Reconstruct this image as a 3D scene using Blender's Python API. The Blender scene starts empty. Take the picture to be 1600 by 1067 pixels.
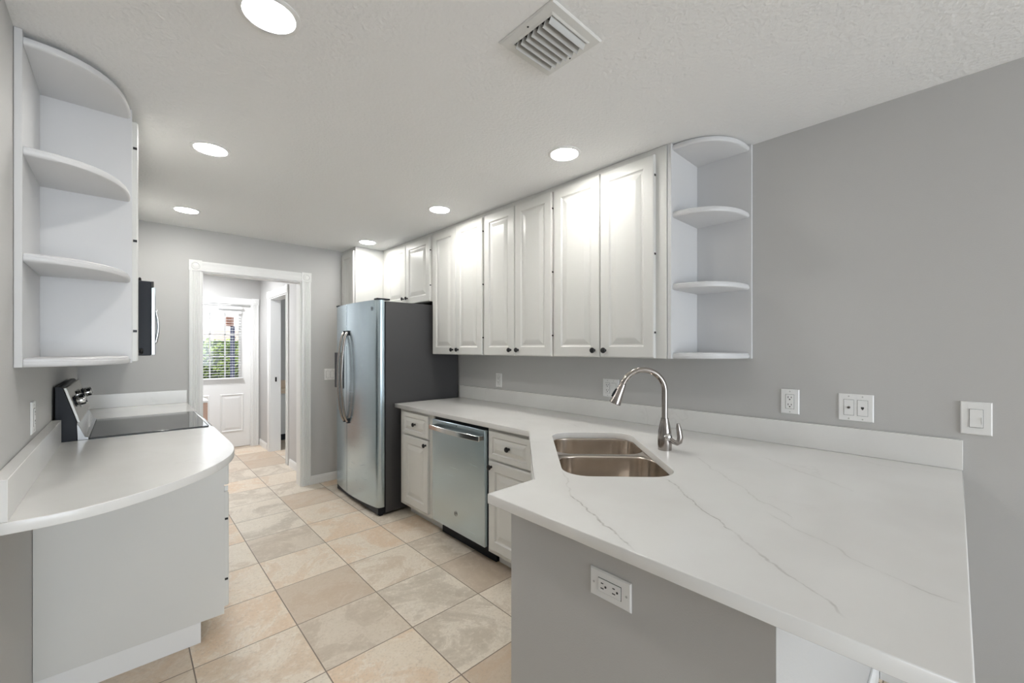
import bpy, bmesh, math, random
from mathutils import Vector, Matrix
random.seed(7)
S = bpy.context.scene
COL = S.collection

# ------------------------------------------------------------------ camera
cd = bpy.data.cameras.new('camera'); cam = bpy.data.objects.new('camera', cd); COL.objects.link(cam)
cd.sensor_width = 36.0; cd.lens = 647.0 / 1600 * 36; cd.shift_y = 10.5 / 1600; cd.clip_start = .02
cam.location = (0, 0, 1.37); cam.rotation_euler = (math.pi / 2, 0, -.7507)
S.camera = cam
# ------------------------------------------------------------------ light
S.view_settings.view_transform = 'Standard'; S.view_settings.look = 'None'
S.view_settings.gamma = 1; S.view_settings.use_curve_mapping = False
S.view_settings.exposure = 0.66
W = bpy.data.worlds.new('sky'); S.world = W; W.use_nodes = True
wn = W.node_tree; bg = wn.nodes['Background']
bg.inputs[0].default_value = (.80, .90, 1, 1); bg.inputs[1].default_value = 1.9
def lamp(name, kind, loc, rot, energy, color, size=None, sy=None):
    l = bpy.data.lights.new(name, kind); l.energy = energy; l.color = color
    if kind == 'AREA':
        l.shape = 'RECTANGLE'; l.size = size; l.size_y = sy
    o = bpy.data.objects.new(name, l); COL.objects.link(o); o.location = loc; o.rotation_euler = rot
    return o
sun = lamp('sun', 'SUN', (0, 0, 8), (math.radians(38), 0, math.radians(-12)), 3.0, (1, .95, .86)); sun.data.angle = .02
DAY = (.86, .93, 1.0)
lamp('guessed_daylight_fill', 'AREA', (.7, -4.55, 1.1), (math.radians(90), 0, 0), 62, DAY, 3.2, 2.0)       # guessed daylight from an unseen opening behind the camera, emits to +Y
lamp('laundry_fill', 'AREA', (.55, 5.9, 2.37), (0, 0, 0), 25, (.97, .98, 1), .4, .4)  # fill light added to brighten the laundry, no fitting behind it
LAMP_STRENGTH = 72.0

# ------------------------------------------------------------------ materials
def new_mat(name):
    m = bpy.data.materials.new(name); m.use_nodes = True
    nt = m.node_tree; return m, nt, nt.nodes['Principled BSDF']
def bump(nt, bs, scale, strength, dist=.002, detail=2, stretch=None):
    g = nt.nodes.new('ShaderNodeNewGeometry'); n = nt.nodes.new('ShaderNodeTexNoise'); b = nt.nodes.new('ShaderNodeBump')
    v = g.outputs['Position']
    if stretch:
        mp = nt.nodes.new('ShaderNodeMapping'); mp.inputs['Scale'].default_value = stretch
        nt.links.new(v, mp.inputs['Vector']); v = mp.outputs[0]
    nt.links.new(v, n.inputs['Vector'])
    n.inputs['Scale'].default_value = scale; n.inputs['Detail'].default_value = detail
    b.inputs['Strength'].default_value = strength; b.inputs['Distance'].default_value = dist
    nt.links.new(n.outputs['Fac'], b.inputs['Height']); nt.links.new(b.outputs['Normal'], bs.inputs['Normal'])
    return n
def mat(name, col, rough=.5, metal=0.0, bmp=None, coat=0.0):
    m, nt, bs = new_mat(name)
    bs.inputs['Base Color'].default_value = (*col, 1); bs.inputs['Roughness'].default_value = rough
    bs.inputs['Metallic'].default_value = metal; bs.inputs['Coat Weight'].default_value = coat
    if bmp: bump(nt, bs, *bmp)
    else:
        n = nt.nodes.new('ShaderNodeTexNoise'); n.inputs['Scale'].default_value = 30
        r = nt.nodes.new('ShaderNodeMapRange'); r.inputs['To Min'].default_value = max(.02, rough - .03); r.inputs['To Max'].default_value = rough + .03
        nt.links.new(n.outputs['Fac'], r.inputs['Value']); nt.links.new(r.outputs[0], bs.inputs['Roughness'])
    return m
M = {}
M['wall'] = mat('grey_wall_paint', (.52, .515, .505), .6, bmp=(230, .25, .0015))
M['ceiling'] = mat('ceiling_texture', (.85, .85, .845), .9, bmp=(75, .8, .004, 3))
M['trim'] = mat('white_trim_paint', (.80, .80, .79), .35)
M['cab'] = mat('white_cabinet_paint', (.68, .678, .652), .32)
M['cab_in'] = mat('white_melamine', (.64, .64, .645), .4)
M['black'] = mat('black_metal', (.012, .012, .013), .35, .3)
M['blackplastic'] = mat('black_enamel', (.010, .012, .017), .38)
M['blackplastic'].node_tree.nodes['Principled BSDF'].inputs['Specular IOR Level'].default_value = .22
M['darkside'] = mat('charcoal_textured_steel', (.055, .054, .056), .5, bmp=(420, .5, .001))
M['plate'] = mat('white_plastic', (.84, .84, .83), .3)
M['slot'] = mat('dark_slot', (.03, .03, .03), .6)
M['chrome'] = mat('polished_steel', (.72, .72, .72), .12, 1.0)
M['glass_black'] = mat('black_cooktop_glass', (.02, .021, .022), .06, 0, coat=.3)
M['vinyl'] = mat('white_blind_vinyl', (.85, .85, .85), .4)
M['outside'] = mat('outdoor_paving', (.5, .48, .44), .9)
M['fence'] = mat('pinkish_fence', (.62, .47, .42), .8)
M['post'] = mat('slate_blue_post', (.09, .10, .20), .5)
M['house'] = mat('pale_stucco', (.75, .76, .78), .8)
M['terracotta'] = mat('terracotta_lantern', (.5, .24, .17), .7)
M['palewood'] = mat('pale_pink_wood', (.66, .46, .37), .5, bmp=(40, .1, .001))
M['tan'] = mat('tan_stone', (.70, .55, .40), .4)
M['duct'] = mat('dark_duct', (.03, .03, .03), .8)
M['ventframe'] = mat('vent_frame_paint', (.72, .72, .70), .45)
M['grille'] = mat('shaded_vent_metal', (.52, .52, .505), .5)  # shade on the louvres is put into this darker grey; small screws share it
def brushed(name, col, rough, stretch, strength=.12):
    m, nt, bs = new_mat(name)
    bs.inputs['Base Color'].default_value = (*col, 1); bs.inputs['Metallic'].default_value = 1; bs.inputs['Roughness'].default_value = rough
    n = bump(nt, bs, 1, strength, .001, 3, stretch)
    r = nt.nodes.new('ShaderNodeMapRange'); r.inputs['To Min'].default_value = rough - .06; r.inputs['To Max'].default_value = rough + .06
    nt.links.new(n.outputs['Fac'], r.inputs['Value']); nt.links.new(r.outputs[0], bs.inputs['Roughness'])
    return m
M['steel'] = brushed('brushed_stainless', (.50, .595, .65), .25, (300, 4, 300) )  # blue tint in the base colour stands in for bluish reflections
M['sinksteel'] = brushed('satin_sink_steel', (.64, .575, .51), .2, (25, 25, 2), .03)
M['satin'] = mat('satin_panel_metal', (.42, .41, .385), .42, 1.0)
M['dullchrome'] = mat('dull_dark_chrome', (.26, .26, .26), .22, 1.0)
M['nickel'] = brushed('brushed_nickel', (.37, .34, .318), .19, (200, 200, 10), .05)

def emis(name, col, st):
    m, nt, bs = new_mat(name); bs.inputs['Base Color'].default_value = (1, 1, 1, 1)
    bs.inputs['Emission Color'].default_value = (*col, 1); bs.inputs['Emission Strength'].default_value = st
    return m
M['lamp'] = emis('lamp_diffuser', (1, .98, .94), LAMP_STRENGTH)
def pane_mat():
    m, nt, bs = new_mat('clear_pane'); nt.nodes.remove(bs)
    t = nt.nodes.new('ShaderNodeBsdfTransparent'); g = nt.nodes.new('ShaderNodeBsdfGlossy'); g.inputs['Roughness'].default_value = .02
    f = nt.nodes.new('ShaderNodeFresnel'); mx = nt.nodes.new('ShaderNodeMixShader')
    nt.links.new(f.outputs[0], mx.inputs[0]); nt.links.new(t.outputs[0], mx.inputs[1]); nt.links.new(g.outputs[0], mx.inputs[2])
    nt.links.new(mx.outputs[0], nt.nodes['Material Output'].inputs[0]); return m
M['pane'] = pane_mat()

class NG:                                   # tiny helper to write node maths
    def __init__(s, nt): s.nt = nt
    def val(s, v, sock):
        if isinstance(v, (int, float)): sock.default_value = v
        else: s.nt.links.new(v, sock)
    def m(s, op, a, b=0.0, c=0.0):
        n = s.nt.nodes.new('ShaderNodeMath'); n.operation = op
        s.val(a, n.inputs[0]); s.val(b, n.inputs[1]); s.val(c, n.inputs[2]); return n.outputs[0]
    def rng(s, v, a, b, c=0.0, d=1.0):
        n = s.nt.nodes.new('ShaderNodeMapRange'); n.interpolation_type = 'SMOOTHSTEP'
        s.val(v, n.inputs['Value'])
        for k, x in zip(('From Min', 'From Max', 'To Min', 'To Max'), (a, b, c, d)): n.inputs[k].default_value = x
        return n.outputs[0]
    def mix(s, f, a, b):
        n = s.nt.nodes.new('ShaderNodeMix'); n.data_type = 'RGBA'; s.val(f, n.inputs[0])
        for v, i in ((a, 6), (b, 7)):
            if isinstance(v, tuple): n.inputs[i].default_value = (*v, 1)
            else: s.nt.links.new(v, n.inputs[i])
        return n.outputs[2]
    def noise(s, vec, scale, detail=3, rough=.5):
        n = s.nt.nodes.new('ShaderNodeTexNoise'); n.inputs['Scale'].default_value = scale
        n.inputs['Detail'].default_value = detail; n.inputs['Roughness'].default_value = rough
        s.nt.links.new(vec, n.inputs['Vector']); return n.outputs['Fac']
    def comb(s, x, y, z):
        n = s.nt.nodes.new('ShaderNodeCombineXYZ')
        for v, i in zip((x, y, z), n.inputs): s.val(v, i)
        return n.outputs[0]

def quartz():
    m, nt, bs = new_mat('white_quartz'); g = NG(nt)
    pos = nt.nodes.new('ShaderNodeNewGeometry').outputs['Position']
    sp = nt.nodes.new('ShaderNodeSeparateXYZ'); nt.links.new(pos, sp.inputs[0]); x, y, z = sp.outputs
    wob = g.m('MULTIPLY', g.m('SUBTRACT', g.noise(pos, 9, 4), .5), .07)
    segs = [((1.193, .999), (1.019, .819), .35), ((1.019, .819), (.84, .505), 1.0), ((1.379, .692), (1.093, .376), .9), ((1.093, .376), (.90, .13), .6),
            ((1.126, .10), (1.09, .0), .5), ((1.75, .75), (1.30, .30), .35), ((2.1, 1.9), (1.9, 1.45), .3), ((1.9, 2.9), (2.1, 2.3), .3), ((1.3, .35), (1.12, .1), .35),
            ((1.95, .55), (1.7, .22), .35), ((.0, 2.5), (.25, 2.2), .12)]
    acc = 0.0
    for (ax, ay), (bx, by), st in segs:
        dx, dy = bx - ax, by - ay; L = math.hypot(dx, dy); dx /= L; dy /= L
        px, py = g.m('SUBTRACT', x, ax), g.m('SUBTRACT', y, ay)
        t = g.m('ADD', g.m('MULTIPLY', px, dx), g.m('MULTIPLY', py, dy))
        d = g.m('ABSOLUTE', g.m('ADD', g.m('ADD', g.m('MULTIPLY', px, -dy), g.m('MULTIPLY', py, dx)), wob))
        line = g.m('MULTIPLY', g.rng(d, .0008, .0045, st, 0), g.m('MULTIPLY', g.rng(t, -.02, .03), g.rng(t, L - .03, L + .02, 1, 0)))
        halo = g.m('MULTIPLY', g.rng(d, .0, .03, st * .12, 0), g.m('MULTIPLY', g.rng(t, -.02, .03), g.rng(t, L - .03, L + .02, 1, 0)))
        acc = g.m('MAXIMUM', acc, g.m('MAXIMUM', line, halo))
    brk = g.rng(g.noise(pos, 38, 3), .35, .6, .45, 1)
    rid = g.m('ABSOLUTE', g.m('SUBTRACT', g.noise(pos, 1.7, 5, .6), .5))
    gen = g.m('MULTIPLY', g.rng(rid, .0, .012, .12, 0), g.rng(g.noise(pos, 2.3, 2), .5, .65))
    f = g.m('MINIMUM', g.m('MAXIMUM', g.m('MULTIPLY', acc, brk), gen), 1)
    base = g.mix(g.rng(g.noise(pos, 3, 4), .35, .7), (.80, .795, .775), (.755, .745, .725))
    nt.links.new(g.mix(g.m('MULTIPLY', f, .6), base, (.30, .28, .25)), bs.inputs['Base Color'])
    bs.inputs['Roughness'].default_value = .16
    return m
M['quartz'] = quartz()

def tile():
    m, nt, bs = new_mat('travertine_tile'); g = NG(nt)
    pos = nt.nodes.new('ShaderNodeNewGeometry').outputs['Position']
    sp = nt.nodes.new('ShaderNodeSeparateXYZ'); nt.links.new(pos, sp.inputs[0]); x, y, z = sp.outputs
    u = g.m('DIVIDE', g.m('SUBTRACT', x, .621 - .409 * 20), .409); v = g.m('DIVIDE', g.m('SUBTRACT', y, 2.628 - .404 * 20), .404)
    iu, iv = g.m('FLOOR', u), g.m('FLOOR', v); fu, fv = g.m('FRACT', u), g.m('FRACT', v)
    ed = g.m('MINIMUM', g.m('MINIMUM', fu, g.m('SUBTRACT', 1, fu)), g.m('MINIMUM', fv, g.m('SUBTRACT', 1, fv)))
    grout = g.rng(ed, .0045, .0075, 1, 0)
    wn_ = nt.nodes.new('ShaderNodeTexWhiteNoise'); nt.links.new(g.comb(iu, iv, 3.7), wn_.inputs['Vector']); r = wn_.outputs['Value']
    off = g.comb(g.m('ADD', x, g.m('MULTIPLY', r, 37)), g.m('ADD', y, g.m('MULTIPLY', r, 91)), r)
    wn2 = nt.nodes.new('ShaderNodeTexWhiteNoise'); nt.links.new(g.comb(iu, iv, 8.1), wn2.inputs['Vector']); r2 = wn2.outputs['Value']
    nd = nt.nodes.new('ShaderNodeTexNoise'); nd.inputs['Scale'].default_value = 2.6; nd.inputs['Detail'].default_value = 7; nd.inputs['Roughness'].default_value = .62; nd.inputs['Distortion'].default_value = 1.1
    nt.links.new(off, nd.inputs['Vector']); n1 = nd.outputs['Fac']
    n2 = g.noise(off, 11, 6, .7); n3 = g.noise(off, 85, 3, .6)
    warm = g.mix(g.rng(n1, .38, .62), (.74, .575, .42), (.775, .675, .55))
    grey = g.mix(g.rng(n1, .40, .60), (.58, .51, .42), (.77, .695, .59))
    c = g.mix(g.rng(r2, .25, .75), warm, grey)
    rim = g.m('ABSOLUTE', g.m('SUBTRACT', n1, .52))
    c = g.mix(g.rng(rim, .0, .016, .45, 0), c, (.86, .80, .71))
    c = g.mix(g.m('MULTIPLY', g.rng(n2, .44, .30), .30), c, (.46, .36, .265))
    c = g.mix(g.m('MULTIPLY', g.rng(n2, .58, .72), .30), c, (.85, .79, .70))
    c = g.mix(g.rng(n3, .50, .68, 0, .38), c, (.52, .43, .34))
    c = g.mix(g.rng(g.noise(off, 32, 5, .75), .50, .66, 0, .42), c, (.86, .79, .69))
    bs.inputs['Specular IOR Level'].default_value = .32
    c = g.mix(g.rng(r, .6, 1.0, 0, .62), c, (.50, .39, .29))
    c = g.mix(grout, c, (.25, .20, .155))
    nt.links.new(c, bs.inputs['Base Color'])
    nt.links.new(g.rng(n2, .3, .7, .34, .46), bs.inputs['Roughness'])
    b = nt.nodes.new('ShaderNodeBump'); b.inputs['Strength'].default_value = .5; b.inputs['Distance'].default_value = .003
    nt.links.new(g.m('ADD', g.m('MULTIPLY', n2, .12), g.m('MULTIPLY', grout, -1)), b.inputs['Height']); nt.links.new(b.outputs[0], bs.inputs['Normal'])
    return m
M['tile'] = tile()
def leafmat():
    m, nt, bs = new_mat('hedge_leaf'); g = NG(nt)
    o = nt.nodes.new('ShaderNodeNewGeometry')
    nt.links.new(g.mix(g.noise(o.outputs['Position'], 9, 2), (.10, .20, .03), (.42, .52, .10)), bs.inputs['Base Color'])
    bs.inputs['Roughness'].default_value = .5; return m
M['leaf'] = leafmat()

# ------------------------------------------------------------------ builders
ORG = {}
def tag(o, label=None, cat=None, group=None, kind=None):
    if label: o['label'] = label
    if cat: o['category'] = cat
    if group: o['group'] = group
    if kind: o['kind'] = kind
    return o
def thing(name, loc, label, cat, group=None):
    o = bpy.data.objects.new(name, None); COL.objects.link(o); o.location = loc; o.empty_display_size = .1
    ORG[o] = Vector(loc); return tag(o, label, cat, group)
def frame(origin, u, n, up=(0, 0, 1)):      # local x = u, local y = n (outward), local z = up
    u, n, up = Vector(u).normalized(), Vector(n).normalized(), Vector(up).normalized()
    m = Matrix((u, n, up)).transposed().to_4x4(); m.translation = Vector(origin); return m
class MB:
    def __init__(s, T=None): s.bm = bmesh.new(); s.T = T or Matrix.Identity(4)
    def V(s, p): return s.bm.verts.new(s.T @ Vector(p))
    def rings(s, rings, cap=True, closed=True):
        vs = [[s.V(p) for p in r] for r in rings]; n = len(vs[0])
        for a, b in zip(vs, vs[1:]):
            for i in range(n if closed else n - 1):
                s.bm.faces.new((a[i], a[(i + 1) % n], b[(i + 1) % n], b[i]))
        if cap: s.bm.faces.new(vs[0]); s.bm.faces.new(vs[-1])
        return s
    def box(s, x0, x1, y0, y1, z0, z1):
        return s.rings([[(x0, y0, z), (x1, y0, z), (x1, y1, z), (x0, y1, z)] for z in (z0, z1)])
    def prism(s, pts, z0, z1): return s.rings([[(*p, z) for p in pts] for z in (z0, z1)])
    def ext(s, pts, axis, a, b):            # 2-D polygon pushed along an axis: 'x' -> (y,z), 'y' -> (x,z)
        f = {'x': lambda p, t: (t, p[0], p[1]), 'y': lambda p, t: (p[0], t, p[1])}[axis]
        return s.rings([[f(p, t) for p in pts] for t in (a, b)])
    def lathe(s, prof, c=(0, 0, 0), ax=(0, 0, 1), n=24):
        ax = Vector(ax).normalized(); e1 = ax.orthogonal().normalized(); e2 = ax.cross(e1); c = Vector(c)
        return s.rings([[c + ax * h + (e1 * math.cos(2 * math.pi * i / n) + e2 * math.sin(2 * math.pi * i / n)) * max(r, 1e-5) for i in range(n)] for r, h in prof])
    def tube(s, path, r, n=16, sx=1.0):
        path = [Vector(p) for p in path]; rs = r if isinstance(r, (list, tuple)) else [r] * len(path)
        t0 = (path[1] - path[0]).normalized(); e1 = t0.orthogonal().normalized(); out = []
        for i, p in enumerate(path):
            t = (path[min(i + 1, len(path) - 1)] - path[max(i - 1, 0)]).normalized()
            e1 = (e1 - t * e1.dot(t)).normalized(); e2 = t.cross(e1)
            out.append([p + (e1 * math.cos(2 * math.pi * k / n) * sx + e2 * math.sin(2 * math.pi * k / n)) * rs[i] for k in range(n)])
        return s.rings(out)
    def build(s, name, m, parent=None, bevel=0, smooth=False, seg=2, label=None, kind=None):
        bmesh.ops.recalc_face_normals(s.bm, faces=s.bm.faces)
        org = ORG.get(parent, Vector((0, 0, 0)))
        for v in s.bm.verts: v.co -= org
        me = bpy.data.meshes.new(name); s.bm.to_mesh(me); s.bm.free()
        o = bpy.data.objects.new(name, me); COL.objects.link(o)
        if m: me.materials.append(M[m] if isinstance(m, str) else m)
        if parent: o.parent = parent
        ORG[o] = org
        if smooth:
            for p in me.polygons: p.use_smooth = True
            me.set_sharp_from_angle(angle=math.radians(38))
        if bevel:
            b = o.modifiers.new('bevel', 'BEVEL'); b.width = bevel; b.segments = seg; b.limit_method = 'ANGLE'; b.angle_limit = math.radians(40)
            for p in me.polygons: p.use_smooth = True
            me.set_sharp_from_angle(angle=math.radians(60)); b.harden_normals = False
        if label: o['label'] = label
        if kind: o['kind'] = kind
        return o
def boxo(name, m, parent, x0, x1, y0, y1, z0, z1, bevel=.0015, **k): return MB().box(x0, x1, y0, y1, z0, z1).build(name, m, parent, bevel, **k)
def structure(name, m, boxes, bevel=0):
    b = MB()
    for q in boxes: b.box(*q)
    return tag(b.build(name, m, None, bevel), kind='structure')
def slab(name, m, outline, holes, z0, z1, parent, bevel=.0025):
    """flat slab with holes, from a filled 2-D curve"""
    cu = bpy.data.curves.new(name, 'CURVE'); cu.dimensions = '2D'; cu.fill_mode = 'BOTH'
    for L in [outline] + holes:
        sp = cu.splines.new('POLY'); sp.points.add(len(L) - 1); sp.use_cyclic_u = True
        for q, p in zip(sp.points, L): q.co = (p[0], p[1], 0, 1)
    cu.bevel_depth = bevel; cu.bevel_resolution = 2; cu.offset = -bevel; cu.extrude = (z1 - z0) / 2 - bevel
    o = bpy.data.objects.new(name, cu); COL.objects.link(o)
    me = bpy.data.meshes.new_from_object(o.evaluated_get(bpy.context.evaluated_depsgraph_get()))
    bpy.data.objects.remove(o); me.name = name
    org = ORG.get(parent, Vector((0, 0, 0)))
    for v in me.vertices: v.co += Vector((0, 0, (z0 + z1) / 2)) - org
    bm = bmesh.new(); bm.from_mesh(me); bmesh.ops.remove_doubles(bm, verts=bm.verts, dist=1e-5); bm.to_mesh(me); bm.free()
    me.materials.clear(); me.materials.append(M[m])
    o = bpy.data.objects.new(name, me); COL.objects.link(o); o.parent = parent; ORG[o] = org
    return o
def copy_tree(o, loc=None, parent=None):
    c = o.copy(); COL.objects.link(c)
    if parent: c.parent = parent
    if loc is not None: c.location = loc
    ORG[c] = ORG.get(o)
    for ch in list(o.children): copy_tree(ch, None, c)
    return c

# ------------------------------------------------------------------ the room
CZ = 2.39
XR, XL, YF = 2.30, -.26, 4.43
structure('floor', 'tile', [(-3.7, 3.2, -4.8, 7.6, -.1, 0)])
structure('ceiling', 'ceiling', [(-3.7, 3.2, -4.8, 7.6, CZ, CZ + .12)])
structure('wall_right', 'wall', [(XR, XR + .12, -4.72, YF + .12, 0, CZ)])
structure('wall_left', 'wall', [(XL - .12, XL, 1.64, YF, 0, CZ)])
structure('wall_far', 'wall', [(XL - .12, .476, YF, YF + .12, 0, CZ), (1.275, XR, YF, YF + .12, 0, CZ), (.476, 1.275, YF, YF + .12, 2.031, CZ)])
structure('wall_peninsula', 'wall', [(.90, .99, .232, .968, 0, .881), (.99, XR, .232, .332, 0, .881)])
structure('wall_living_return', 'wall', [(-3.7, XL - .12, 1.52, 1.64, 0, CZ)])
structure('wall_living_back', 'wall', [(-3.7, -.9, -4.72, -4.6, 0, CZ), (2.26, XR, -4.72, -4.6, 0, CZ), (-.9, 2.26, -4.72, -4.6, 2.1, CZ)])
structure('wall_living_side', 'wall', [(-3.72, -3.6, -4.6, 1.52, 0, CZ)])
w2 = structure('window_2', 'trim', [(-.9, -.84, -4.70, -4.62, 0, 2.1), (2.2, 2.26, -4.70, -4.62, 0, 2.1), (.65, .71, -4.70, -4.62, 0, 2.1), (-.9, 2.26, -4.70, -4.62, 2.04, 2.1)])
# laundry and bath
LX = 1.40
structure('wall_laundry_right', 'wall', [(LX, LX + .12, YF + .12, 5.42, 0, CZ), (LX, LX + .12, 6.20, 6.757, 0, CZ), (LX, LX + .12, 5.42, 6.20, 2.03, CZ)])
structure('wall_laundry_left', 'wall', [(-.62, -.5, YF + .12, 6.757, 0, CZ)])
structure('wall_laundry_back', 'wall', [(-.62, .44, 6.757, 6.9, 0, CZ), (1.295, LX + .12, 6.757, 6.9, 0, CZ), (.44, 1.295, 6.757, 6.9, 1.975, CZ)])
structure('wall_bath_back', 'wall', [(LX + .12, 3.12, 7.35, 7.47, 0, CZ)])
structure('wall_bath_side', 'wall', [(3.0, 3.12, YF + .12, 7.35, 0, CZ)])
# baseboards
BB = [(0, 0), (.014, 0), (.014, .062), (.011, .07), (.011, .076), (.005, .085), (0, .085)]
def baseboard(name, segs):
    b = MB()
    for (ax, ay), (bx, by), n in segs:
        b.rings([[(p[0] + n[0] * d, p[1] + n[1] * d, z) for d, z in BB] for p in ((ax, ay), (bx, by))])
    return tag(b.build(name, 'trim'), kind='structure')
baseboard('baseboard_far', [((1.357, YF - .001), (1.655, YF - .001), (0, -1))])
baseboard('baseboard_right', [((XR - .001, -4.6), (XR - .001, .215), (-1, 0)), ((1.0, .231), (XR, .231), (0, -1))])
baseboard('baseboard_laundry', [((LX - .001, 6.755), (LX - .001, 6.335), (-1, 0)), ((LX - .001, 5.285), (LX - .001, YF + .125), (-1, 0))])

# fluted door casings with corner blocks
def flute(w):                                # profile across the width, (offset, thickness)
    p = [(0, 0), (0, .016)]
    k = 4; fw = w * .62 / k; x = w * .19
    p.append((x - .004, .018))
    for i in range(k):
        p += [(x, .018), (x + fw * .3, .012), (x + fw * .7, .012), (x + fw, .018)]; x += fw
    return p + [(w, .016), (w, 0)]
def casing(name, o, u, n, x0, x1, h, w=.084, blocks=True):
    T = frame(o, u, n); b = MB(T)
    for a in (x0 - w, x1):
        b.rings([[(a + d, t, z) for d, t in flute(w)] for z in (0, h)])
    b.rings([[(x, t, h + d) for d, t in ([(0, 0), (0, .016), (.03, .018), (.05, .014), (.07, .018), (w, .016), (w, 0)])] for x in (x0, x1)])
    for a in (x0 - w, x1):
        b.box(a - .003, a + w + .003, 0, .022, h, h + w + .006)
        b.lathe([(.034, .0), (.034, .004), (.028, .007), (.022, .002), (.012, .006), (0, .007)], (a + w / 2, .022, h + w / 2), (0, 1, 0), 20)
    return b
casing('trim_1', (0, YF - .0005, 0), (1, 0, 0), (0, -1, 0), .476, 1.275, 2.031).build('trim_1', 'trim').__setitem__('kind', 'structure')
structure('trim_2', 'trim', [(.4765, .488, YF - .004, YF + .125, 0, 2.020), (1.263, 1.2745, YF - .004, YF + .125, 0, 2.020), (.4765, 1.2745, YF - .004, YF + .125, 2.020, 2.0305)], .001)
casing('trim_3', (LX + .0005, 0, 0), (0, -1, 0), (-1, 0, 0), -6.20, -5.42, 2.03).build('trim_3', 'trim').__setitem__('kind', 'structure')
t4 = structure('trim_4', 'trim', [(LX - .003, LX + .124, 6.185, 6.1995, 0, 2.015), (LX - .003, LX + .124, 5.4205, 5.435, 0, 2.015), (LX - .003, LX + .124, 5.4205, 6.1995, 2.015, 2.0295)], .001)
boxo('strike_plate', 'black', t4, 1.455, 1.475, 6.1815, 6.1855, .925, .985, .0004)
casing('trim_5', (0, 6.7565, 0), (1, 0, 0), (0, -1, 0), .44, 1.295, 1.975).build('trim_5', 'trim').__setitem__('kind', 'structure')

# ------------------------------------------------------------------ cabinet pieces
def rect(w, h, i, y): return [(i, y, i), (w - i, y, i), (w - i, y, h - i), (i, y, h - i)]
def door_panel(T, w, h, t=.02, fr=.058, k=1.0):
    b = MB(T)
    prof = [(0, 0), (0, t - .006), (.002, t - .002), (.006, t), (fr, t), (fr + .004 * k, t - .004), (fr + .009 * k, t - .0075), (fr + .017 * k, t - .0075), (fr + .021 * k, t - .006), (fr + .045 * k, t - .0005), (fr + .05 * k, t)]
    return b.rings([rect(w, h, i, y) for i, y in prof])
KN = [(.0085, 0), (.0085, .002), (.0055, .004), (.0055, .012), (.010, .0145), (.0155, .018), (.0162, .022), (.0135, .0265), (.006, .0285), (0, .029)]
def knob(T, x, z, t, parent): return MB(T).lathe(KN, (x, t, z), (0, 1, 0), 20).build('knob', 'black', parent, 0, True, label='round black knob')
def hinges(T, x, zs, parent):
    for z in zs: MB(T).box(x - .0015, x + .0015, .003, .016, z - .005, z + .005).build('hinge', 'black', parent, .0005, label='small dark hinge pin')
def add_door(root, o, u, n, w, h, kx, kz, hx=None, hz=(), name='door', fr=.058, k=1.0):
    """o = lower corner at the carcass face"""
    T = frame(o, u, n)
    d = door_panel(T, w, h, fr=fr, k=k).build(name, 'cab', root, 0, False)
    for p in d.data.polygons: p.use_smooth = False
    if kx is not None: knob(T, kx, kz, .02, d)
    if hx is not None: hinges(T, hx, hz, d)
    return d
RX = 1.975                                  # carcass face of the right-hand uppers; doors reach 1.955
UB, UT = 1.318, CZ - .002
uR = ((0, -1, 0), (-1, 0, 0))               # facing -X, door x runs toward -Y
def upper_unit(label, y0, y1, doors, z0=UB, group='white double-door upper cabinets on the right wall', kz=.038, hz=(.13, .53, .93), zt=2.355, xf=RX):
    t = thing('upper_cabinet', (XR, (y0 + y1) / 2, z0), label, 'cabinet', group)
    boxo('carcass', 'cab', t, xf, XR - .001, y0 + .0005, y1 - .0005, z0, UT, .001)
    for (a, b, side) in doors:               # a > b ; side: knob edge 'lo' = toward camera
        w = a - b
        add_door(t, (xf, a, z0 + .002), *uR, w, zt - z0 - .002, w - .034 if side == 'lo' else .034, kz, (w + .0015) if side == 'hi' else None, hz)
    return t
upper_unit('tall double-door upper cabinet nearest the fridge, over the drawer end of the counter', 2.4175, 3.135, [(3.113, 2.772, 'lo'), (2.766, 2.427, 'hi')])
upper_unit('tall double-door upper cabinet, middle of the three over the counter', 1.7225, 2.4165, [(2.405, 2.076, 'lo'), (2.070, 1.733, 'hi')])
upper_unit('tall double-door upper cabinet beside the open right corner shelves', .9845, 1.7215, [(1.715, 1.374, 'lo'), (1.368, 1.043, 'hi')])
upper_unit('short double-door cabinet above the fridge', 3.137, 4.097, [(3.978, 3.590, 'lo'), (3.584, 3.163, 'hi')], 1.785, None, .055, (.14, .45))
# pantry behind the fridge
t = thing('pantry_cabinet', (XR, 4.26, 0), 'deep white cabinet between the fridge and the far wall with tall plain side panel', 'cabinet')
boxo('carcass', 'cab', t, 1.682, XR - .001, 4.10, YF - .002, 0.0, UT, .001)
add_door(t, (1.682, YF - .012, 1.33), *uR, .30, 1.02, None, 0)
add_door(t, (1.682, YF - .012, .11), *uR, .30, 1.21, .27, 1.1)

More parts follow.
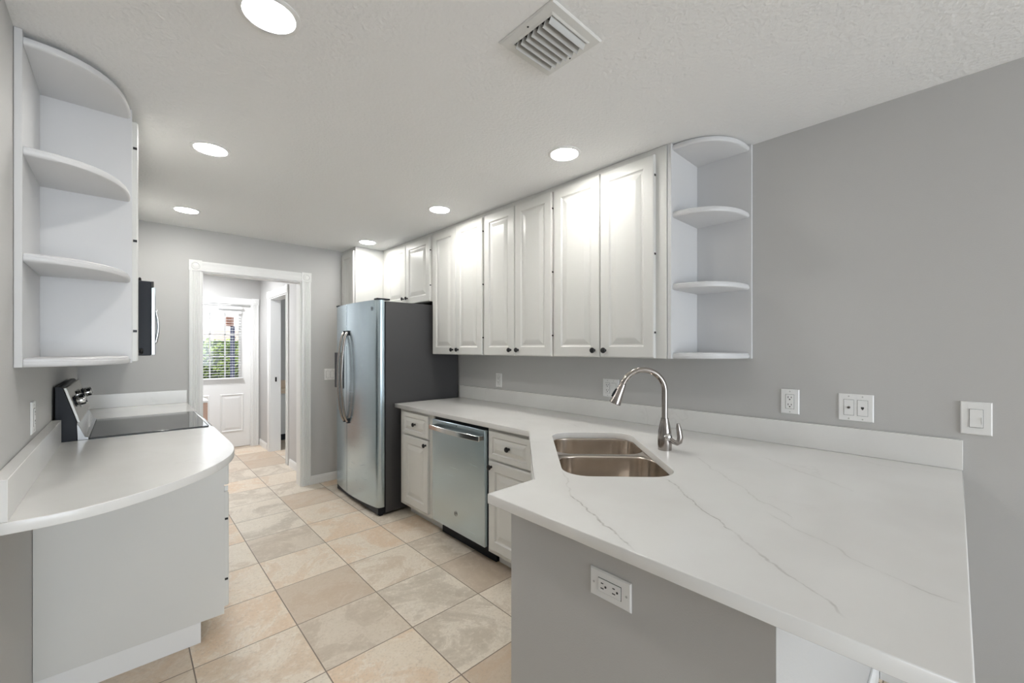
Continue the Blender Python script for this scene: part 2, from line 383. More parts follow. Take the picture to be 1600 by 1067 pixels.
# quarter-round open shelf units
SP = [(0, .008), (.004, .002), (.010, 0), (.017, 0), (.019, .004), (.025, .004), (.028, .007), (.030, .012)]
def quarter(cx, cy, rx, ry, z, sx, sy, inv=False):
    b = MB(); R = []
    for h, i in SP:
        L = [(cx, cy, z + h)]
        for k in range(25):
            a = math.pi / 2 * k / 24; e = 2 / 2.35
            L.append((cx + sx * (rx - i) * math.cos(a) ** e if k < 24 else cx, cy + sy * (ry - i) * math.sin(a) ** e, z + h))
        R.append(L)
    return b.rings(R)
t = thing('corner_shelf', (XR, .84, UB), 'white open quarter-round end shelves on the right wall above the faucet', 'shelf', None)
boxo('side_panel', 'cab_in', t, RX + .003, XR - .001, .963, .983, UB, UT, .001)
boxo('back_panel', 'cab_in', t, XR - .019, XR - .001, .695, .9625, UB, UT, .001)
for z in (UB, 1.662, 2.022, CZ - .033): quarter(XR - .0195, .9625, .29, .258, z, -1, -1).build('shelf', 'cab_in', t, 0, True)
t = thing('corner_shelf', (XL, 2.22, UB - .01), 'white open quarter-round end shelves on the left wall above the range counter', 'shelf', None)
boxo('side_panel', 'cab_in', t, XL + .001, .020, 2.402, 2.420, UB - .01, UT, .001)
boxo('back_panel', 'cab_in', t, XL + .001, XL + .019, 2.03, 2.4015, UB - .01, UT, .001)
for z in (UB - .01, 1.648, 1.992, 2.345): quarter(XL + .0195, 2.4015, .255, .362, z, 1, -1).build('shelf', 'cab_in', t, 0, True)
# left uppers
uL = ((0, 1, 0), (1, 0, 0))
def left_upper(label, y0, y1, z0, doors):
    t = thing('upper_cabinet', (XL, (y0 + y1) / 2, z0), label, 'cabinet', 'white upper cabinets on the left wall')
    boxo('carcass', 'cab', t, XL + .001, .020, y0, y1, z0, UT, .001)
    for a, b, kx, hx in doors: add_door(t, (.020, a, z0 + .002), *uL, b - a, 2.345 - z0, kx, .04, hx, (.13, .52, .92) if z0 < 1.5 else (.1, .4))
    return t
left_upper('white upper cabinet seen edge-on between left corner shelves and microwave', 2.4205, 2.968, 1.312, [(2.424, 2.965, .51, -.0015)])
left_upper('white short cabinet above the microwave', 2.970, 3.73, 1.735, [(2.975, 3.347, .34, None), (3.353, 3.725, .03, None)])
left_upper('white upper cabinet beyond the microwave against the far wall', 3.732, YF - .002, 1.312, [(3.737, 4.078, .31, None), (4.084, 4.42, .03, None)])

# ------------------------------------------------------------------ base cabinets, right run
BX = 1.665; CT, CB = .914, .882
def base_unit(label, y0, y1, dy0, dy1, knob_drawer, knob_door, hz=(.1, .43)):
    t = thing('base_cabinet', (XR, (y0 + y1) / 2, 0), label, 'cabinet', 'white base cabinets beside the dishwasher')
    boxo('carcass', 'cab', t, BX, XR - .012, y0, y1, .098, CB - .002, .001)
    boxo('toe_kick', 'trim', t, 1.755, XR - .02, y0, y1, 0, .0975, .001)
    w = dy1 - dy0
    add_door(t, (BX, dy1, .686), *uR, w, .174, dy1 - knob_drawer, .09, None, (), 'drawer', .034, .7)
    add_door(t, (BX, dy1, .128), *uR, w, .545, dy1 - knob_door, .512, None, ())
    return t
base_unit('narrow white drawer base cabinet between fridge and dishwasher', 2.628, 3.13, 2.686, 3.067, 2.868, 2.712)
base_unit('white drawer base cabinet right of the dishwasher, half hidden by the peninsula', 1.604, 2.0, 1.607, 1.978, 1.79, 1.95)
# diagonal sink base
dg = .70710678
t = thing('sink_cabinet', (1.45, 1.25, 0), 'white diagonal sink base cabinet tucked under the counter corner', 'cabinet')
P0, P1 = (1.665, 1.603), (1.062, 1.0)
MB().prism([P0, P1, (1.062, .94), (1.10, .94), (1.70, 1.56), (1.70, 1.603)], .098, .69).build('carcass', 'cab', t, .001)
MB().prism([(1.755, 1.603), (1.15, 1.0), (1.18, .97), (1.775, 1.57)], 0, .0975).build('toe_kick', 'trim', t, .001)
uD = ((-dg, -dg, 0), (-dg, dg, 0))
for k in (0, 1):
    q = .02 + k * .41
    add_door(t, (P0[0] - q * dg, P0[1] - q * dg, .128), *uD, .40, .54, .37 if k == 0 else .03, .51)
MB(frame((P0[0] - .02 * dg, P0[1] - .02 * dg, .686), *uD)).rings([rect(.81, .17, i, y) for i, y in [(0, 0), (0, .014), (.006, .02)]]).build('false_front', 'cab', t)

# ------------------------------------------------------------------ countertop with the sink cut-out
def fr_uv(u, v): return ((u + v) * dg, (u - v) * dg)
def rrect(u0, u1, v0, v1, r, n=8):
    L = []
    for cu_, cv_, a0 in ((u1 - r, v1 - r, 0), (u0 + r, v1 - r, 90), (u0 + r, v0 + r, 180), (u1 - r, v0 + r, 270)):
        for k in range(n + 1):
            a = math.radians(a0 + 90 * k / n); L.append((cu_ + r * math.cos(a), cv_ + r * math.sin(a)))
    return L
t = thing('countertop', (1.7, 1.3, CB), 'white veined quartz countertop with sink cut-out, running from fridge to peninsula', 'countertop')
out = [(XR - .0015, 3.160), (1.623, 3.160), (1.623, 1.604), (1.043, 1.003), (.831, 1.003), (.831, -.018), (XR - .0015, -.018)]
hole = [fr_uv(u, v) for u, v in rrect(1.485, 2.255, .135, .55, .10)]
slab('slab', 'quartz', out, [hole[::-1]], CB, CT, t)
boxo('backsplash', 'quartz', t, XR - .021, XR - .0015, -.018, 3.16, CT + .0005, 1.026, .0015)

# sink
t = thing('kitchen_sink', (*fr_uv(1.87, .34), .66), 'stainless double-bowl undermount sink set diagonally in the counter corner', 'sink')
ZR = CB - .001
for nm, (a, b), (fa, fb) in (('bowl', (1.472, 1.888), (1.45, 1.9065)), ('bowl', (1.925, 2.262), (1.9065, 2.29))):
    n = 8; R = []
    for (u0, u1, v0, v1, r, z) in [(fa, fb, .105, .582, .004, ZR - .004), (fa, fb, .105, .582, .004, ZR), (a, b, .126, .560, .10, ZR), (a + .0012, b - .0012, .1272, .5588, .10, ZR - .0006), (a + .0025, b - .0025, .1285, .5575, .10, ZR - .0025), (a + .003, b - .003, .129, .557, .099, ZR - .006), (a + .004, b - .004, .13, .556, .098, ZR - .02),
                                    (a + .012, b - .012, .138, .548, .095, .725), (a + .02, b - .02, .146, .54, .09, .705), (a + .045, b - .045, .17, .515, .075, .692), (a + .10, b - .10, .22, .46, .05, .688)]:
        R.append([(*fr_uv(u, v), z) for u, v in rrect(u0, u1, v0, v1, r, n)])
    b_ = MB(); vs = [[b_.V(p) for p in r] for r in R]; N = len(vs[0])
    for p, q in zip(vs, vs[1:]):
        for i in range(N): b_.bm.faces.new((p[i], p[(i + 1) % N], q[(i + 1) % N], q[i]))
    b_.bm.faces.new(vs[-1])
    bo = b_.build('bowl', 'sinksteel', t, 0, True)
    MB().lathe([(.045, 0), (.045, .002), (.038, .004), (.034, .002), (0, .001)], (*fr_uv((a + b) / 2, .34), .689), (0, 0, 1), 28).build('drain', 'chrome', bo, 0, True)

# faucet: column at (u, v) on the counter, spout reaching over the bowls (-v)
t = thing('faucet', (*fr_uv(1.885, .622), CT), 'tall brushed-nickel gooseneck pull-down faucet beside the sink', 'faucet')
T = frame((*fr_uv(1.885, .622), CT + .0005), (dg, -dg, 0), (dg, dg, 0))     # local x = +v, y = +u, z up
MB(T).lathe([(.0295, 0), (.0295, .004), (.0305, .02), (.0305, .05), (.028, .085), (.022, .115), (.0175, .134), (.0165, .142), (.0155, .142)], (0, 0, 0), (0, 0, 1), 32).build('base', 'nickel', t, 0, True)
R_ = .096; zc_ = .262; path = [(0, 0, .13)] + [(0, 0, .13 + .132 * k / 8) for k in range(1, 9)]
path += [(-R_ + R_ * math.cos(a), 0, zc_ + R_ * math.sin(a)) for a in [math.radians(7 * k) for k in range(1, 24)]]
MB(T).tube(path, .0132, 20).build('neck', 'nickel', t, 0, True)
e = Vector(path[-1]); dv = (e - Vector(path[-2])).normalized()
hd = MB(T).lathe([(.0135, -.004), (.0155, 0), (.0155, .006), (.017, .02), (.022, .06), (.0262, .088), (.0262, .094), (.023, .096), (0, .096)], e, dv, 28).build('spray_head', 'nickel', t, 0, True)
sd = Vector((-1, 0, 0)) - dv * Vector((-1, 0, 0)).dot(dv); sd.normalize()
MB(T).tube([e + dv * .03 + sd * .0185, e + dv * .05 + sd * .0215, e + dv * .07 + sd * .024], [.004, .006, .004], 10).build('spray_button', 'blackplastic', hd, 0, True, label='black spray button')
MB(T).lathe([(.0165, 0), (.0165, .010), (.0155, .015), (.011, .019), (.0, .020)], (.004, -.022, .062), (.35, -.93, 0), 24).build('pivot', 'chrome', t, 0, True)
lp = [(.012, -.034, .056), (.026, -.038, .043), (.040, -.040, .038), (.050, -.040, .044), (.0535, -.040, .062), (.051, -.039, .085), (.048, -.038, .105), (.046, -.037, .124)]
MB(T).tube(lp, [.009, .0115, .013, .014, .014, .013, .0115, .007], 14, .8).build('handle', 'nickel', t, 0, True)

# ------------------------------------------------------------------ emblem
def emblem(T, r, parent, m='slot'):
    b = MB(T)
    n = 24
    for r0, r1 in ((r, r * .86),):
        b.rings([[(rr * math.cos(2 * math.pi * i / n), y, rr * math.sin(2 * math.pi * i / n)) for i in range(n)] for rr, y in ((r0, 0), (r0, .0012), (r1, .0012), (r1, 0))], cap=False)
    for sx in (-1, 1):                       # cursive loops of the monogram
        pts = []
        for k in range(18):
            a = math.radians(20 + 300 * k / 17); q = r * (.36 - .008 * k)
            pts.append((sx * r * .30 + q * math.cos(a) * .8, .0008, q * 1.35 * math.sin(a)))
        b.tube(pts, r * .055, 6)
    return b.build('emblem', m, parent, 0, True, label='round monogram emblem')

# ------------------------------------------------------------------ refrigerator
t = thing('refrigerator', (1.9, 3.64, 0), 'stainless side-by-side fridge with charcoal sides', 'refrigerator')
boxo('body', 'darkside', t, 1.560, 2.285, 3.192, 4.094, .02, 1.757, .004)
def fx(y):                                   # bowed front
    s = (y - 3.64) / .455; return 1.452 + .042 * s * s
def fdoor(name, y0, y1, round_lo, round_hi):
    pts = [(1.548, y1), (1.548, y0)]; r = .03
    ys = [y0 + (y1 - y0) * k / 24 for k in range(25)]
    for y in ys:
        x = fx(y)
        for flag, d in ((round_lo, y - y0), (round_hi, y1 - y)):
            if flag and d < r: x += r - math.sqrt(max(0, r * r - (r - d) ** 2))
        pts.append((x, y))
    if round_lo:
        x0 = fx(y0); pts[2:3] = [(x0 + r, y0), (x0 + r * .5, y0 + .004)]; 
    b = MB().prism(pts, .072, 1.765)
    return b.build(name, 'steel', t, .002, True)
d1 = fdoor('door', 3.186, 3.733, True, False); d2 = fdoor('door', 3.741, 4.098, False, True)
for d, y, s in ((d1, 3.695, -1), (d2, 3.782, 1)):
    P = []
    for k in range(21):
        a = k / 20; z = .715 + .80 * a
        P.append((fx(y) - .010 - .052 * math.sin(math.pi * a) ** .55, y + 0 * s, z))
    R = []
    for i, (x, yy, z) in enumerate(P):
        w = .0165; dth = .011
        R.append([(x + dth * math.cos(2 * math.pi * q / 14), yy + w * math.sin(2 * math.pi * q / 14), z) for q in range(14)])
    h = MB().rings(R).build('handle', 'nickel', d, 0, True)
    for z in (.725, 1.505): boxo('handle_mount', 'blackplastic', h, fx(y) - .016, fx(y) + .001, y - .014, y + .014, z - .022, z + .022, .002)
b = MB().box(1.452, 1.478, 3.83, 4.03, 1.0, 1.33).build('dispenser', 'blackplastic', d2, .004, label='black ice and water dispenser')
boxo('grille', 'blackplastic', t, 1.50, 1.58, 3.20, 4.09, .012, .066, .004)
for y in (3.205, 4.035): boxo('foot', 'blackplastic', t, 1.515, 1.545, y, y + .05, 0, .03, .003)
for y in (3.19, 4.02): boxo('hinge_cover', 'blackplastic', t, 1.485, 1.60, y, y + .06, 1.7655, 1.778, .004)
emblem(frame((fx(3.274) - .0008, 3.274, 1.695), (0, -1, 0), (-1, -.12, 0)), .016, d1)

# ------------------------------------------------------------------ dishwasher
t = thing('dishwasher', (1.95, 2.31, 0), 'stainless dishwasher with bar handle under the counter', 'dishwasher')
boxo('tub', 'blackplastic', t, 1.672, 2.25, 2.006, 2.622, .10, CB - .003, .001)
dd = boxo('door', 'steel', t, 1.640, 1.6715, 2.0085, 2.614, .121, .856, .005)
hb = []
for k in range(25):
    a = k / 24; y = 2.02 + .58 * a; x = 1.606 - .016 * math.sin(math.pi * a)
    hb.append([(x - .005, y, .788), (x + .004, y, .788), (x + .004, y, .822), (x - .005, y, .822)])
hh = MB().rings(hb).build('handle', 'chrome', dd, .0025, True)
for y in (2.035, 2.585): boxo('handle_mount', 'nickel', hh, 1.606, 1.6405, y - .012, y + .012, .792, .818, .002)
MB(frame((1.6395, 2.31, .842), (0, -1, 0), (-1, 0, 0))).lathe([(.004, 0), (.004, .001), (0, .001)], (0, 0, 0), (0, 1, 0), 12).build('indicator', 'slot', dd)
emblem(frame((1.6398, 2.318, .246), (0, -1, 0), (-1, 0, 0)), .017, dd, 'dullchrome')
boxo('toe_kick', 'blackplastic', t, 1.735, 1.78, 2.006, 2.622, 0.0, .0995, .001)

# ------------------------------------------------------------------ left side: base cabinet, counters, range, microwave
def left_base(label, y0, y1, dy0, dy1, knobs=True):
    t = thing('base_cabinet', (XL, (y0 + y1) / 2, 0), label, 'cabinet', 'white base cabinets along the left wall')
    boxo('carcass', 'cab', t, XL + .001, .346, y0, y1, .096, CB - .002, .001)
    boxo('toe_kick', 'trim', t, XL + .001, .256, y0 + .001, y1, 0, .0955, .001)
    w = dy1 - dy0
    add_door(t, (.346, dy0, .712), *uL, w, .155, w / 2 if knobs else None, .078, None, (), 'drawer', .034, .7)
    add_door(t, (.346, dy0, .128), *uL, w, .548, w - .05 if knobs else None, .51, -.0015, (.13, .42))
    return t
t = left_base('white base cabinet with plain end panel under the curved counter', 2.395, 2.953, 2.402, 2.945, False)
boxo('bumper', 'plate', t, .347, .362, 2.397, 2.4015, .684, .708, .001)
left_base('white base cabinet beyond the range against the far wall', 3.728, YF - .002, 3.735, 4.42)
t = thing('countertop', (.05, 2.4, CB), 'white quartz counter with rounded corner in front of the range', 'countertop')
curve = [(-.225, 1.692), (-.155, 1.690), (-.095, 1.698), (-.05, 1.713), (-.01, 1.732), (.03, 1.756), (.07, 1.783), (.11, 1.815), (.15, 1.852), (.19, 1.893), (.225, 1.934), (.258, 1.979), (.287, 2.027), (.313, 2.080), (.334, 2.132), (.350, 2.185), (.361, 2.235), (.368, 2.285), (.373, 2.36), (.375, 2.45), (.376, 2.955)]
slab('slab', 'quartz', [(XL + .0015, 1.692)] + curve + [(XL + .0015, 2.955)], [], CB, CT, t)
boxo('backsplash', 'quartz', t, XL + .0015, XL + .034, 1.694, 2.930, CT + .0005, 1.026, .0015)
t = thing('countertop', (.05, 4.0, CB), 'white quartz counter in the far left corner beyond the range', 'countertop')
slab('slab', 'quartz', [(XL + .0015, 3.727), (.376, 3.727), (.376, YF - .0015), (XL + .0015, YF - .0015)], [], CB, CT, t)
boxo('backsplash', 'quartz', t, XL + .0015, .376, YF - .021, YF - .0015, CT + .0005, 1.019, .0015)

t = thing('range', (.05, 3.34, 0), 'freestanding stainless electric range with black glass cooktop', 'stove')
RY0, RY1 = 2.960, 3.722
boxo('body', 'blackplastic', t, XL + .018, .335, RY0, RY1, .06, .905, .003)
boxo('cooktop', 'glass_black', t, -.135, .352, RY0 + .002, RY1 - .002, .906, .921, .003)
MB().ext([(.352, .895), (.368, .897), (.376, .908), (.372, .917), (.352, .921)], 'y', RY0 + .001, RY1 - .001).build('front_trim', 'chrome', t, .001, True)
MB().ext([(-.175, .906), (-.135, .906), (-.135, .924), (-.148, .930), (-.168, .985), (-.178, 1.0)], 'y', RY0 + .003, RY1 - .003).build('vent_trim', 'dullchrome', t, .002)
bgd = MB().ext([(XL + .010, .906), (-.176, .906), (-.176, 1.005), (-.222, 1.172), (-.232, 1.183), (XL + .010, 1.183)], 'y', RY0, RY1).build('backguard', 'blackplastic', t, .002)
sl = Vector((-.046, 0, .167)).normalized(); nn = Vector((.167, 0, .046)).normalized()
MB(frame((-.176, RY0, 1.005), (0, 1, 0), nn, sl)).box(-.0005, RY1 - RY0 + .0005, .0005, .012, -.004, .176).build('control_panel', 'satin', bgd, .002)
MB(frame((-.176, RY0, 1.005), (0, 1, 0), nn, sl)).box(.26, .50, .0122, .014, .045, .135).build('display', 'glass_black', bgd, .001)
KP = [(.026, 0), (.026, .004), (.021, .007), (.021, .012), (.0245, .014), (.0235, .036), (.021, .039), (0, .039)]
for y in (.075, .165, .60, .69):
    k = MB(frame((-.176, RY0, 1.005), (0, 1, 0), nn, sl)).lathe([(r, h + .0125) for r, h in KP[:2]] + [(.0, .017)], (y, 0, .095), (0, 1, 0), 24).build('knob_collar', 'blackplastic', bgd, 0, True)
    k2 = MB(frame((-.176, RY0, 1.005), (0, 1, 0), nn, sl))
    k2.lathe([(.018, .0165), (.021, .020), (.0245, .026), (.0235, .048), (.021, .051), (0, .051)], (y, 0, .095), (0, 1, 0), 24).build('knob', 'chrome', bgd, 0, True)
od = boxo('oven_door', 'steel', t, .336, .368, RY0 + .004, RY1 - .004, .25, .84, .004)
boxo('window', 'glass_black', od, .366, .3705, RY0 + .12, RY1 - .12, .38, .70, .002)
MB().tube([(.369, RY0 + .06, .79), (.40, RY0 + .065, .79), (.405, RY0 + .10, .79), (.405, RY1 - .10, .79), (.40, RY1 - .065, .79), (.369, RY1 - .06, .79)], .011, 14).build('handle', 'chrome', od, 0, True)
boxo('drawer', 'steel', t, .336, .366, RY0 + .004, RY1 - .004, .075, .245, .004)
boxo('base', 'blackplastic', t, XL + .03, .30, RY0 + .01, RY1 - .01, 0, .06, .002)

t = thing('microwave', (-.08, 3.345, 1.328), 'black over-range microwave with stainless door frame on the left wall', 'microwave')
boxo('body', 'blackplastic', t, XL + .001, .100, 2.973, 3.727, 1.330, 1.732, .003)
boxo('vent_strip', 'slot', t, .1005, .112, 2.975, 3.725, 1.70, 1.732, .001)
md = boxo('door', 'steel', t, .1005, .118, 2.974, 3.726, 1.333, 1.699, .003)
boxo('window', 'glass_black', md, .1185, .121, 3.03, 3.46, 1.39, 1.66, .001)
boxo('control_panel', 'glass_black', t, .1185, .1205, 3.58, 3.715, 1.345, 1.69, .001)
MB().tube([(.119, 3.52, 1.625), (.136, 3.52, 1.618)] + [(.142 + .012 * math.sin(math.pi * k / 10), 3.52, 1.61 - .20 * k / 10) for k in range(11)] + [(.136, 3.52, 1.402), (.119, 3.52, 1.395)], .0085, 12).build('handle', 'chrome', md, 0, True)
MB().lathe([(.016, 0), (.014, .006), (0, .008)], (.03, 3.02, 1.3298), (0, 0, -1), 16).build('lamp_lens', 'plate', t)

# ------------------------------------------------------------------ wall plates
def plate_base(name, o, u, n, w, h, label, cat, group=None, th=.006):
    t = thing(name, o, label, cat, group); T = frame(o, u, n)
    MB(T).rings([[(sx * (w / 2 - i), y, sz * (h / 2 - i)) for sx, sz in ((-1, -1), (1, -1), (1, 1), (-1, 1))] for i, y in ((0, .0006), (0, th * .5), (.003, th))]).build('cover_plate', 'plate', t)
    return t, T
def receptacle(t, T, cx, th=.006, rot=False, phase=0):
    f = (lambda a, b: (a + cx, b)) if not rot else (lambda a, b: (-b, a))
    def bx(b, x0, x1, y0, y1, z0, z1):
        (a0, b0), (a1, b1) = f(x0, z0), f(x1, z1); b.box(min(a0, a1), max(a0, a1), y0, y1, min(b0, b1), max(b0, b1))
    b = MB(T); bx(b, -.0165, .0165, th, th + .0025, -.033, .033); r = b.build('receptacle', 'plate', t, .001)
    g = MB(T); bx(g, -.0175, .0175, th - .0005, th + .0006, -.034, .034); g.build('seam', 'slot', r)
    b = MB(T)
    for s in (-1, 1):
        c = s * .017
        bx(b, -.0078, -.0052, th + .002, th + .0029, c - .001, c + .008); bx(b, .0052, .0078, th + .002, th + .0029, c, c + .007)
        hx, hz = f(0, c - .0065); b.lathe([(.003, .0), (.003, .0009), (0, .0009)], (hx, th + .002, hz), (0, 1, 0), 12)
    b.build('slots', 'slot', r)
def rocker(t, T, cx, th=.006):
    MB(T).box(cx - .0175, cx + .0175, th - .0005, th + .0006, -.034, .034).build('seam', 'slot', t)
    MB(T).ext([(th, -.033), (th + .0055, -.032), (th + .002, .0), (th + .003, .033), (th, .033)], 'x', cx - .0165, cx + .0165).build('rocker', 'plate', t, .0006)
def screws(t, T, cxs, h=.048, th=.006, rot=False):
    for cx in cxs:
        for s in (-1, 1):
            p = (cx, th - .0002, s * h) if not rot else (s * h, th - .0002, 0)
            MB(T).lathe([(.003, 0), (.003, .0006), (.002, .001), (0, .001)], p, (0, 1, 0), 10).build('screw', 'grille', t)
FR = ((0, -1, 0), (-1, 0, 0))
t, T = plate_base('wall_outlet', (XR, 2.625, 1.10), *FR, .074, .116, 'white duplex outlet on the right wall nearest the fridge', 'outlet'); receptacle(t, T, 0); screws(t, T, [0])
t, T = plate_base('wall_outlet', (XR, 1.524, 1.112), *FR, .120, .116, 'white double plate with outlet and rocker switch behind the faucet spout', 'outlet'); receptacle(t, T, -.023); rocker(t, T, .023); screws(t, T, [-.023, .023])
t, T = plate_base('wall_outlet', (XR, .535, 1.118), *FR, .074, .116, 'white duplex outlet under open shelves, left of the cable plate', 'outlet'); receptacle(t, T, 0); screws(t, T, [0])
t, T = plate_base('cable_plate', (XR, .294, 1.114), *FR, .118, .116, 'white double plate with coax and phone jacks on the right wall', 'wall plate')
for cx in (-.023, .023):
    MB(T).box(cx - .0175, cx + .0175, .0055, .0066, -.034, .034).build('seam', 'slot', t)
    MB(T).box(cx - .0165, cx + .0165, .006, .008, -.033, .033).build('insert', 'plate', t, .0006)
MB(T).lathe([(.0055, .008), (.0055, .011), (.0042, .011), (.0042, .017), (.002, .017), (0, .012)], (-.023, 0, 0), (0, 1, 0), 12).build('coax_jack', 'nickel', t)
MB(T).box(.018, .028, .0075, .0085, -.003, .005).box(.0205, .0255, .0075, .0085, -.007, -.003).build('phone_jack', 'slot', t)
screws(t, T, [-.023, .023])
t, T = plate_base('light_switch', (XR, -.051, 1.111), *FR, .079, .121, 'white rocker dimmer switch on the right wall past the backsplash end', 'light switch', None, .008); rocker(t, T, 0, .008)
MB(T).box(.0125, .0135, .0085, .0125, -.02, .005).build('dimmer_slide', 'grille', t)
t, T = plate_base('wall_outlet', (.90, .597, .762), (0, -1, 0), (-1, 0, 0), .120, .072, 'white outlet mounted sideways on the grey peninsula wall', 'outlet'); receptacle(t, T, 0, rot=True); screws(t, T, [0], rot=True)
t, T = plate_base('light_switch', (1.548, YF, 1.100), (1, 0, 0), (0, -1, 0), .112, .116, 'white double rocker switch on far wall between doorway and fridge', 'light switch'); rocker(t, T, -.023); rocker(t, T, .023); screws(t, T, [-.023, .023])
t, T = plate_base('wall_outlet', (XL, 2.385, 1.108), (0, 1, 0), (1, 0, 0), .082, .122, 'white outlet on the left wall beside the range', 'outlet'); receptacle(t, T, 0); screws(t, T, [0])

# ------------------------------------------------------------------ ceiling: recessed lights, vent
def downlight(x, y, label):
    t = thing('recessed_light', (x, y, CZ), label, 'ceiling light', 'round recessed ceiling lights')
    MB().rings([[(x + r * math.cos(2 * math.pi * i / 48), y + r * math.sin(2 * math.pi * i / 48), CZ - h) for i in range(48)] for r, h in ((.086, .0002), (.086, .003), (.080, .006), (.0715, .0065), (.069, .0035), (.069, .0002))], cap=False).build('trim_ring', 'trim', t, 0, True)
    MB().lathe([(.0685, 0), (.0685, .001), (0, .001)], (x, y, CZ - .0035), (0, 0, 1), 48).build('diffuser', 'lamp', t)
for x, y, l in ((.321, 1.43, 'lit recessed light nearest the camera, cut off by the top edge of the photo'), (.318, 2.60, 'lit recessed light above the left counter, middle of the left row'),
                (.327, 3.87, 'lit recessed light nearest the doorway, last of the left row'), (1.682, 1.40, 'lit recessed light in front of the upper cabinet beside the open right shelves'),
                (1.686, 2.586, 'lit recessed light in front of the upper cabinet nearest the fridge'), (1.697, 3.854, 'lit recessed light above the fridge')):
    downlight(x, y, l)
t = thing('ceiling_vent', (1.031, .919, CZ), 'square white metal air vent with slanted louvres in the ceiling', 'vent')
vx0, vx1, vy0, vy1 = .909, 1.153, .799, 1.040
boxo('duct', 'duct', t, .947, 1.120, .834, 1.005, CZ - .0012, CZ - .0004, 0)
f = MB()
prof = [(0, .0003), (0, .003), (.004, .007), (.028, .0075), (.034, .010), (.0365, .010), (.0365, .0003)]
f.rings([[(vx0 + i, vy0 + i, CZ - h), (vx1 - i, vy0 + i, CZ - h), (vx1 - i, vy1 - i, CZ - h), (vx0 + i, vy1 - i, CZ - h)] for i, h in prof], cap=False).build('frame', 'ventframe', t)
for k in range(7):
    y = .845 + k * .0245
    P = [(y - .007 + .004 * a + .008 * a * a, CZ - .002 - .023 * a) for a in (0, .25, .5, .75, 1)]
    MB().ext(P + [(p[0] + .0012, p[1]) for p in P[::-1]], 'x', .9465, 1.1165).build('louvre', 'grille', t, 0, True)
for p in ((.927, .92), (1.135, .92)):
    MB().lathe([(.0035, 0), (.003, .001), (0, .0015)], (*p, CZ - .0075), (0, 0, -1), 10).build('screw', 'slot', t)

# ------------------------------------------------------------------ laundry: back door, blind, cabinet; bath vanity
dr = MB()
DX0, DX1, DY = .452, 1.284, 6.800
gx0, gx1, gz0, gz1 = .655, 1.160, .955, 1.86
dr.box(DX0, gx0, DY, DY + .045, .006, 1.962).box(gx1, DX1, DY, DY + .045, .006, 1.962).box(gx0, gx1, DY, DY + .045, .006, gz0).box(gx0, gx1, DY, DY + .045, gz1, 1.962)
door = tag(dr.build('door_1', 'trim', None), kind='structure')
structure('trim_6', 'trim', [(.4405, .4515, 6.758, 6.899, 0, 1.963), (1.2845, 1.2945, 6.758, 6.899, 0, 1.963), (.4405, 1.2945, 6.758, 6.899, 1.963, 1.9745)])
for x0 in (.545, .935):
    MB(frame((x0, DY - .0005, .22), (1, 0, 0), (0, -1, 0))).rings([[(i, y, i), (.27 - i, y, i), (.27 - i, y, .52 - i), (i, y, .52 - i)] for i, y in ((0, 0), (.004, .008), (.012, .010), (.022, .002), (.03, .001), (.06, .008), (.065, .008))]).build('panel', 'trim', door)
wf = MB()
for a, b_, c, d in ((gx0 - .02, gx1 + .02, gz0 - .02, gz0 + .015), (gx0 - .02, gx1 + .02, gz1 - .015, gz1 + .02), (gx0 - .02, gx0 + .015, gz0, gz1), (gx1 - .015, gx1 + .02, gz0, gz1)): wf.box(a, b_, DY - .006, DY + .004, c, d)
for x in (.823, .992): wf.box(x - .008, x + .008, DY + .008, DY + .03, gz0, gz1)
for z in (1.257, 1.558): wf.box(gx0, gx1, DY + .008, DY + .03, z - .008, z + .008)
wfo = wf.build('window_1', 'trim', door, .001)
boxo('pane', 'pane', wfo, gx0, gx1, DY + .018, DY + .021, gz0, gz1, 0)
t = thing('window_blind', (.905, DY - .03, 1.40), 'open white horizontal slat blind on the back door window', 'blind')
boxo('headrail', 'vinyl', t, .64, 1.175, DY - .042, DY - .007, 1.845, 1.88, .002)
sb = MB()
for k in range(24):
    z = 1.83 - k * .0362
    sb.rings([[(x, DY - .040, z - .001), (x, DY - .024, z + .0016), (x, DY - .008, z + .001), (x, DY - .008, z + .0022), (x, DY - .024, z + .003), (x, DY - .040, z + .0003)] for x in (.648, 1.168)])
sb.build('slats', 'vinyl', t, 0, True)
for x in (.74, 1.07): MB().tube([(x, DY - .024, .975), (x, DY - .024, 1.85)], .0012, 6).build('cord', 'vinyl', t)
boxo('bottom_rail', 'vinyl', t, .630, 1.195, DY - .046, DY - .007, .950, .966, .002)
t = thing('door_closer', (1.05, DY, 1.93), 'white hydraulic closer with arm at the top of the back door', 'door closer')
MB().tube([(.905, DY - .035, 1.922), (.915, DY - .035, 1.922), (1.165, DY - .035, 1.922), (1.185, DY - .035, 1.922)], [.018, .023, .023, .018], 18).build('cylinder', 'vinyl', t, 0, True)
boxo('bracket', 'vinyl', t, 1.0, 1.09, DY - .02, DY - .0005, 1.908, 1.938, .002)
MB().tube([(1.045, DY - .03, 1.948), (1.04, DY - .06, 1.953), (.62, DY - .05, 1.957)], .006, 8).build('arm', 'vinyl', t, 0, True)
t = thing('storage_cabinet', (.45, 6.1, 0), 'low pale wooden cabinet seen through the doorway beside the back door', 'cabinet')
boxo('body', 'palewood', t, .10, .672, 5.72, 6.5, 0, .758, .003)
boxo('top', 'vinyl', t, .095, .680, 5.71, 6.51, .7605, .785, .003)
boxo('door', 'palewood', t, .12, .385, 5.706, 5.7195, .05, .735, .002); boxo('door', 'palewood', t, .39, .66, 5.706, 5.7195, .05, .735, .002)
t = thing('bath_vanity', (2.0, 7.0, 0), 'white vanity with tan top glimpsed through the side door', 'vanity')
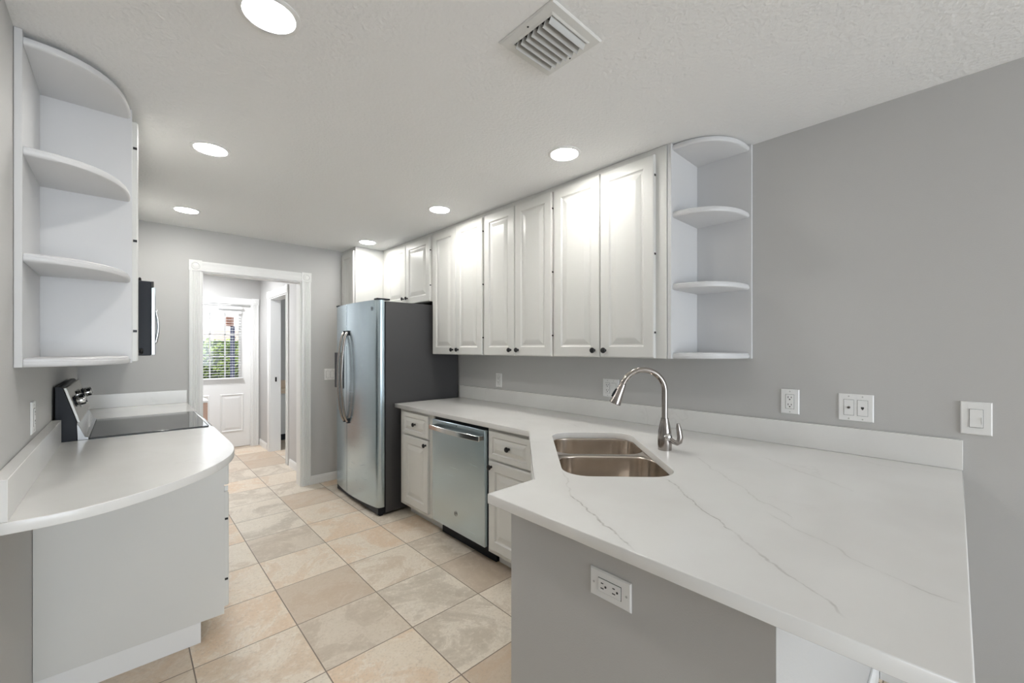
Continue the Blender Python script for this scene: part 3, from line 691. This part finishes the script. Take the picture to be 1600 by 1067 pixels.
boxo('body', 'cab', t, 1.56, 2.6, 6.80, 7.345, .10, .70, .002)
boxo('kick', 'blackplastic', t, 1.57, 2.6, 6.86, 7.345, 0, .0995, .001)
boxo('top', 'tan', t, 1.545, 2.61, 6.78, 7.347, .7005, .735, .002)
boxo('backsplash', 'tan', t, 1.545, 2.61, 7.325, 7.347, .7355, .86, .002)
boxo('door', 'cab', t, 1.60, 2.05, 6.785, 6.7995, .13, .68, .002)

# ------------------------------------------------------------------ outdoors behind the door
structure('ground_outside', 'outside', [(-6, 8, 7.6, 16, -.15, -.05)])
hb_ = MB(); V3 = Vector
for k in range(5200):
    x, z = random.uniform(-.6, 3.0), random.uniform(-.05, 1.62)
    y = 8.35 + random.uniform(0, .5) + .12 * math.sin(x * 5 + z * 3) ; z += .1 * math.sin(x * 4)
    c = V3((x, y, z)); a = V3((random.gauss(0, 1), random.gauss(0, 1), random.gauss(0, 1))).normalized(); b2 = a.orthogonal().normalized(); cc = a.cross(b2); l = random.uniform(.03, .06)
    hb_.bm.faces.new([hb_.bm.verts.new(c + q) for q in (-b2 * l, cc * l * .45, b2 * l, -cc * l * .45)])
hd_ = thing('hedge', (1.2, 8.6, -.05), 'bright green leafy hedge outside the back door window', 'hedge')
hb_.build('foliage', 'leaf', hd_)
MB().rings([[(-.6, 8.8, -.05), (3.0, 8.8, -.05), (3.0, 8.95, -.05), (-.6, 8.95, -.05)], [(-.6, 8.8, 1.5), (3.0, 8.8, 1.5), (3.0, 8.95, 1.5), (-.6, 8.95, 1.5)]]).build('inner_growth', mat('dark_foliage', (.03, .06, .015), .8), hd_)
tag(boxo('garden_fence', 'fence', None, -2, 5, 9.6, 9.7, -.05, 1.72, .002), 'pinkish garden wall showing above the hedge outside', 'fence')
tag(boxo('neighbour_house', 'house', None, -4, 6, 13, 15, -.05, 2.6, .01), 'pale house wall beyond the garden fence outside', 'house')
t = thing('lamp_post', (1.250, 7.9, -.05), 'slate-blue post standing before the hedge outside the back door', 'post')
boxo('pole', 'post', t, 1.222, 1.278, 7.872, 7.928, -.05, 1.72, .004)
boxo('lantern', 'terracotta', t, 1.16, 1.26, 7.85, 7.95, 1.721, 1.87, .006)
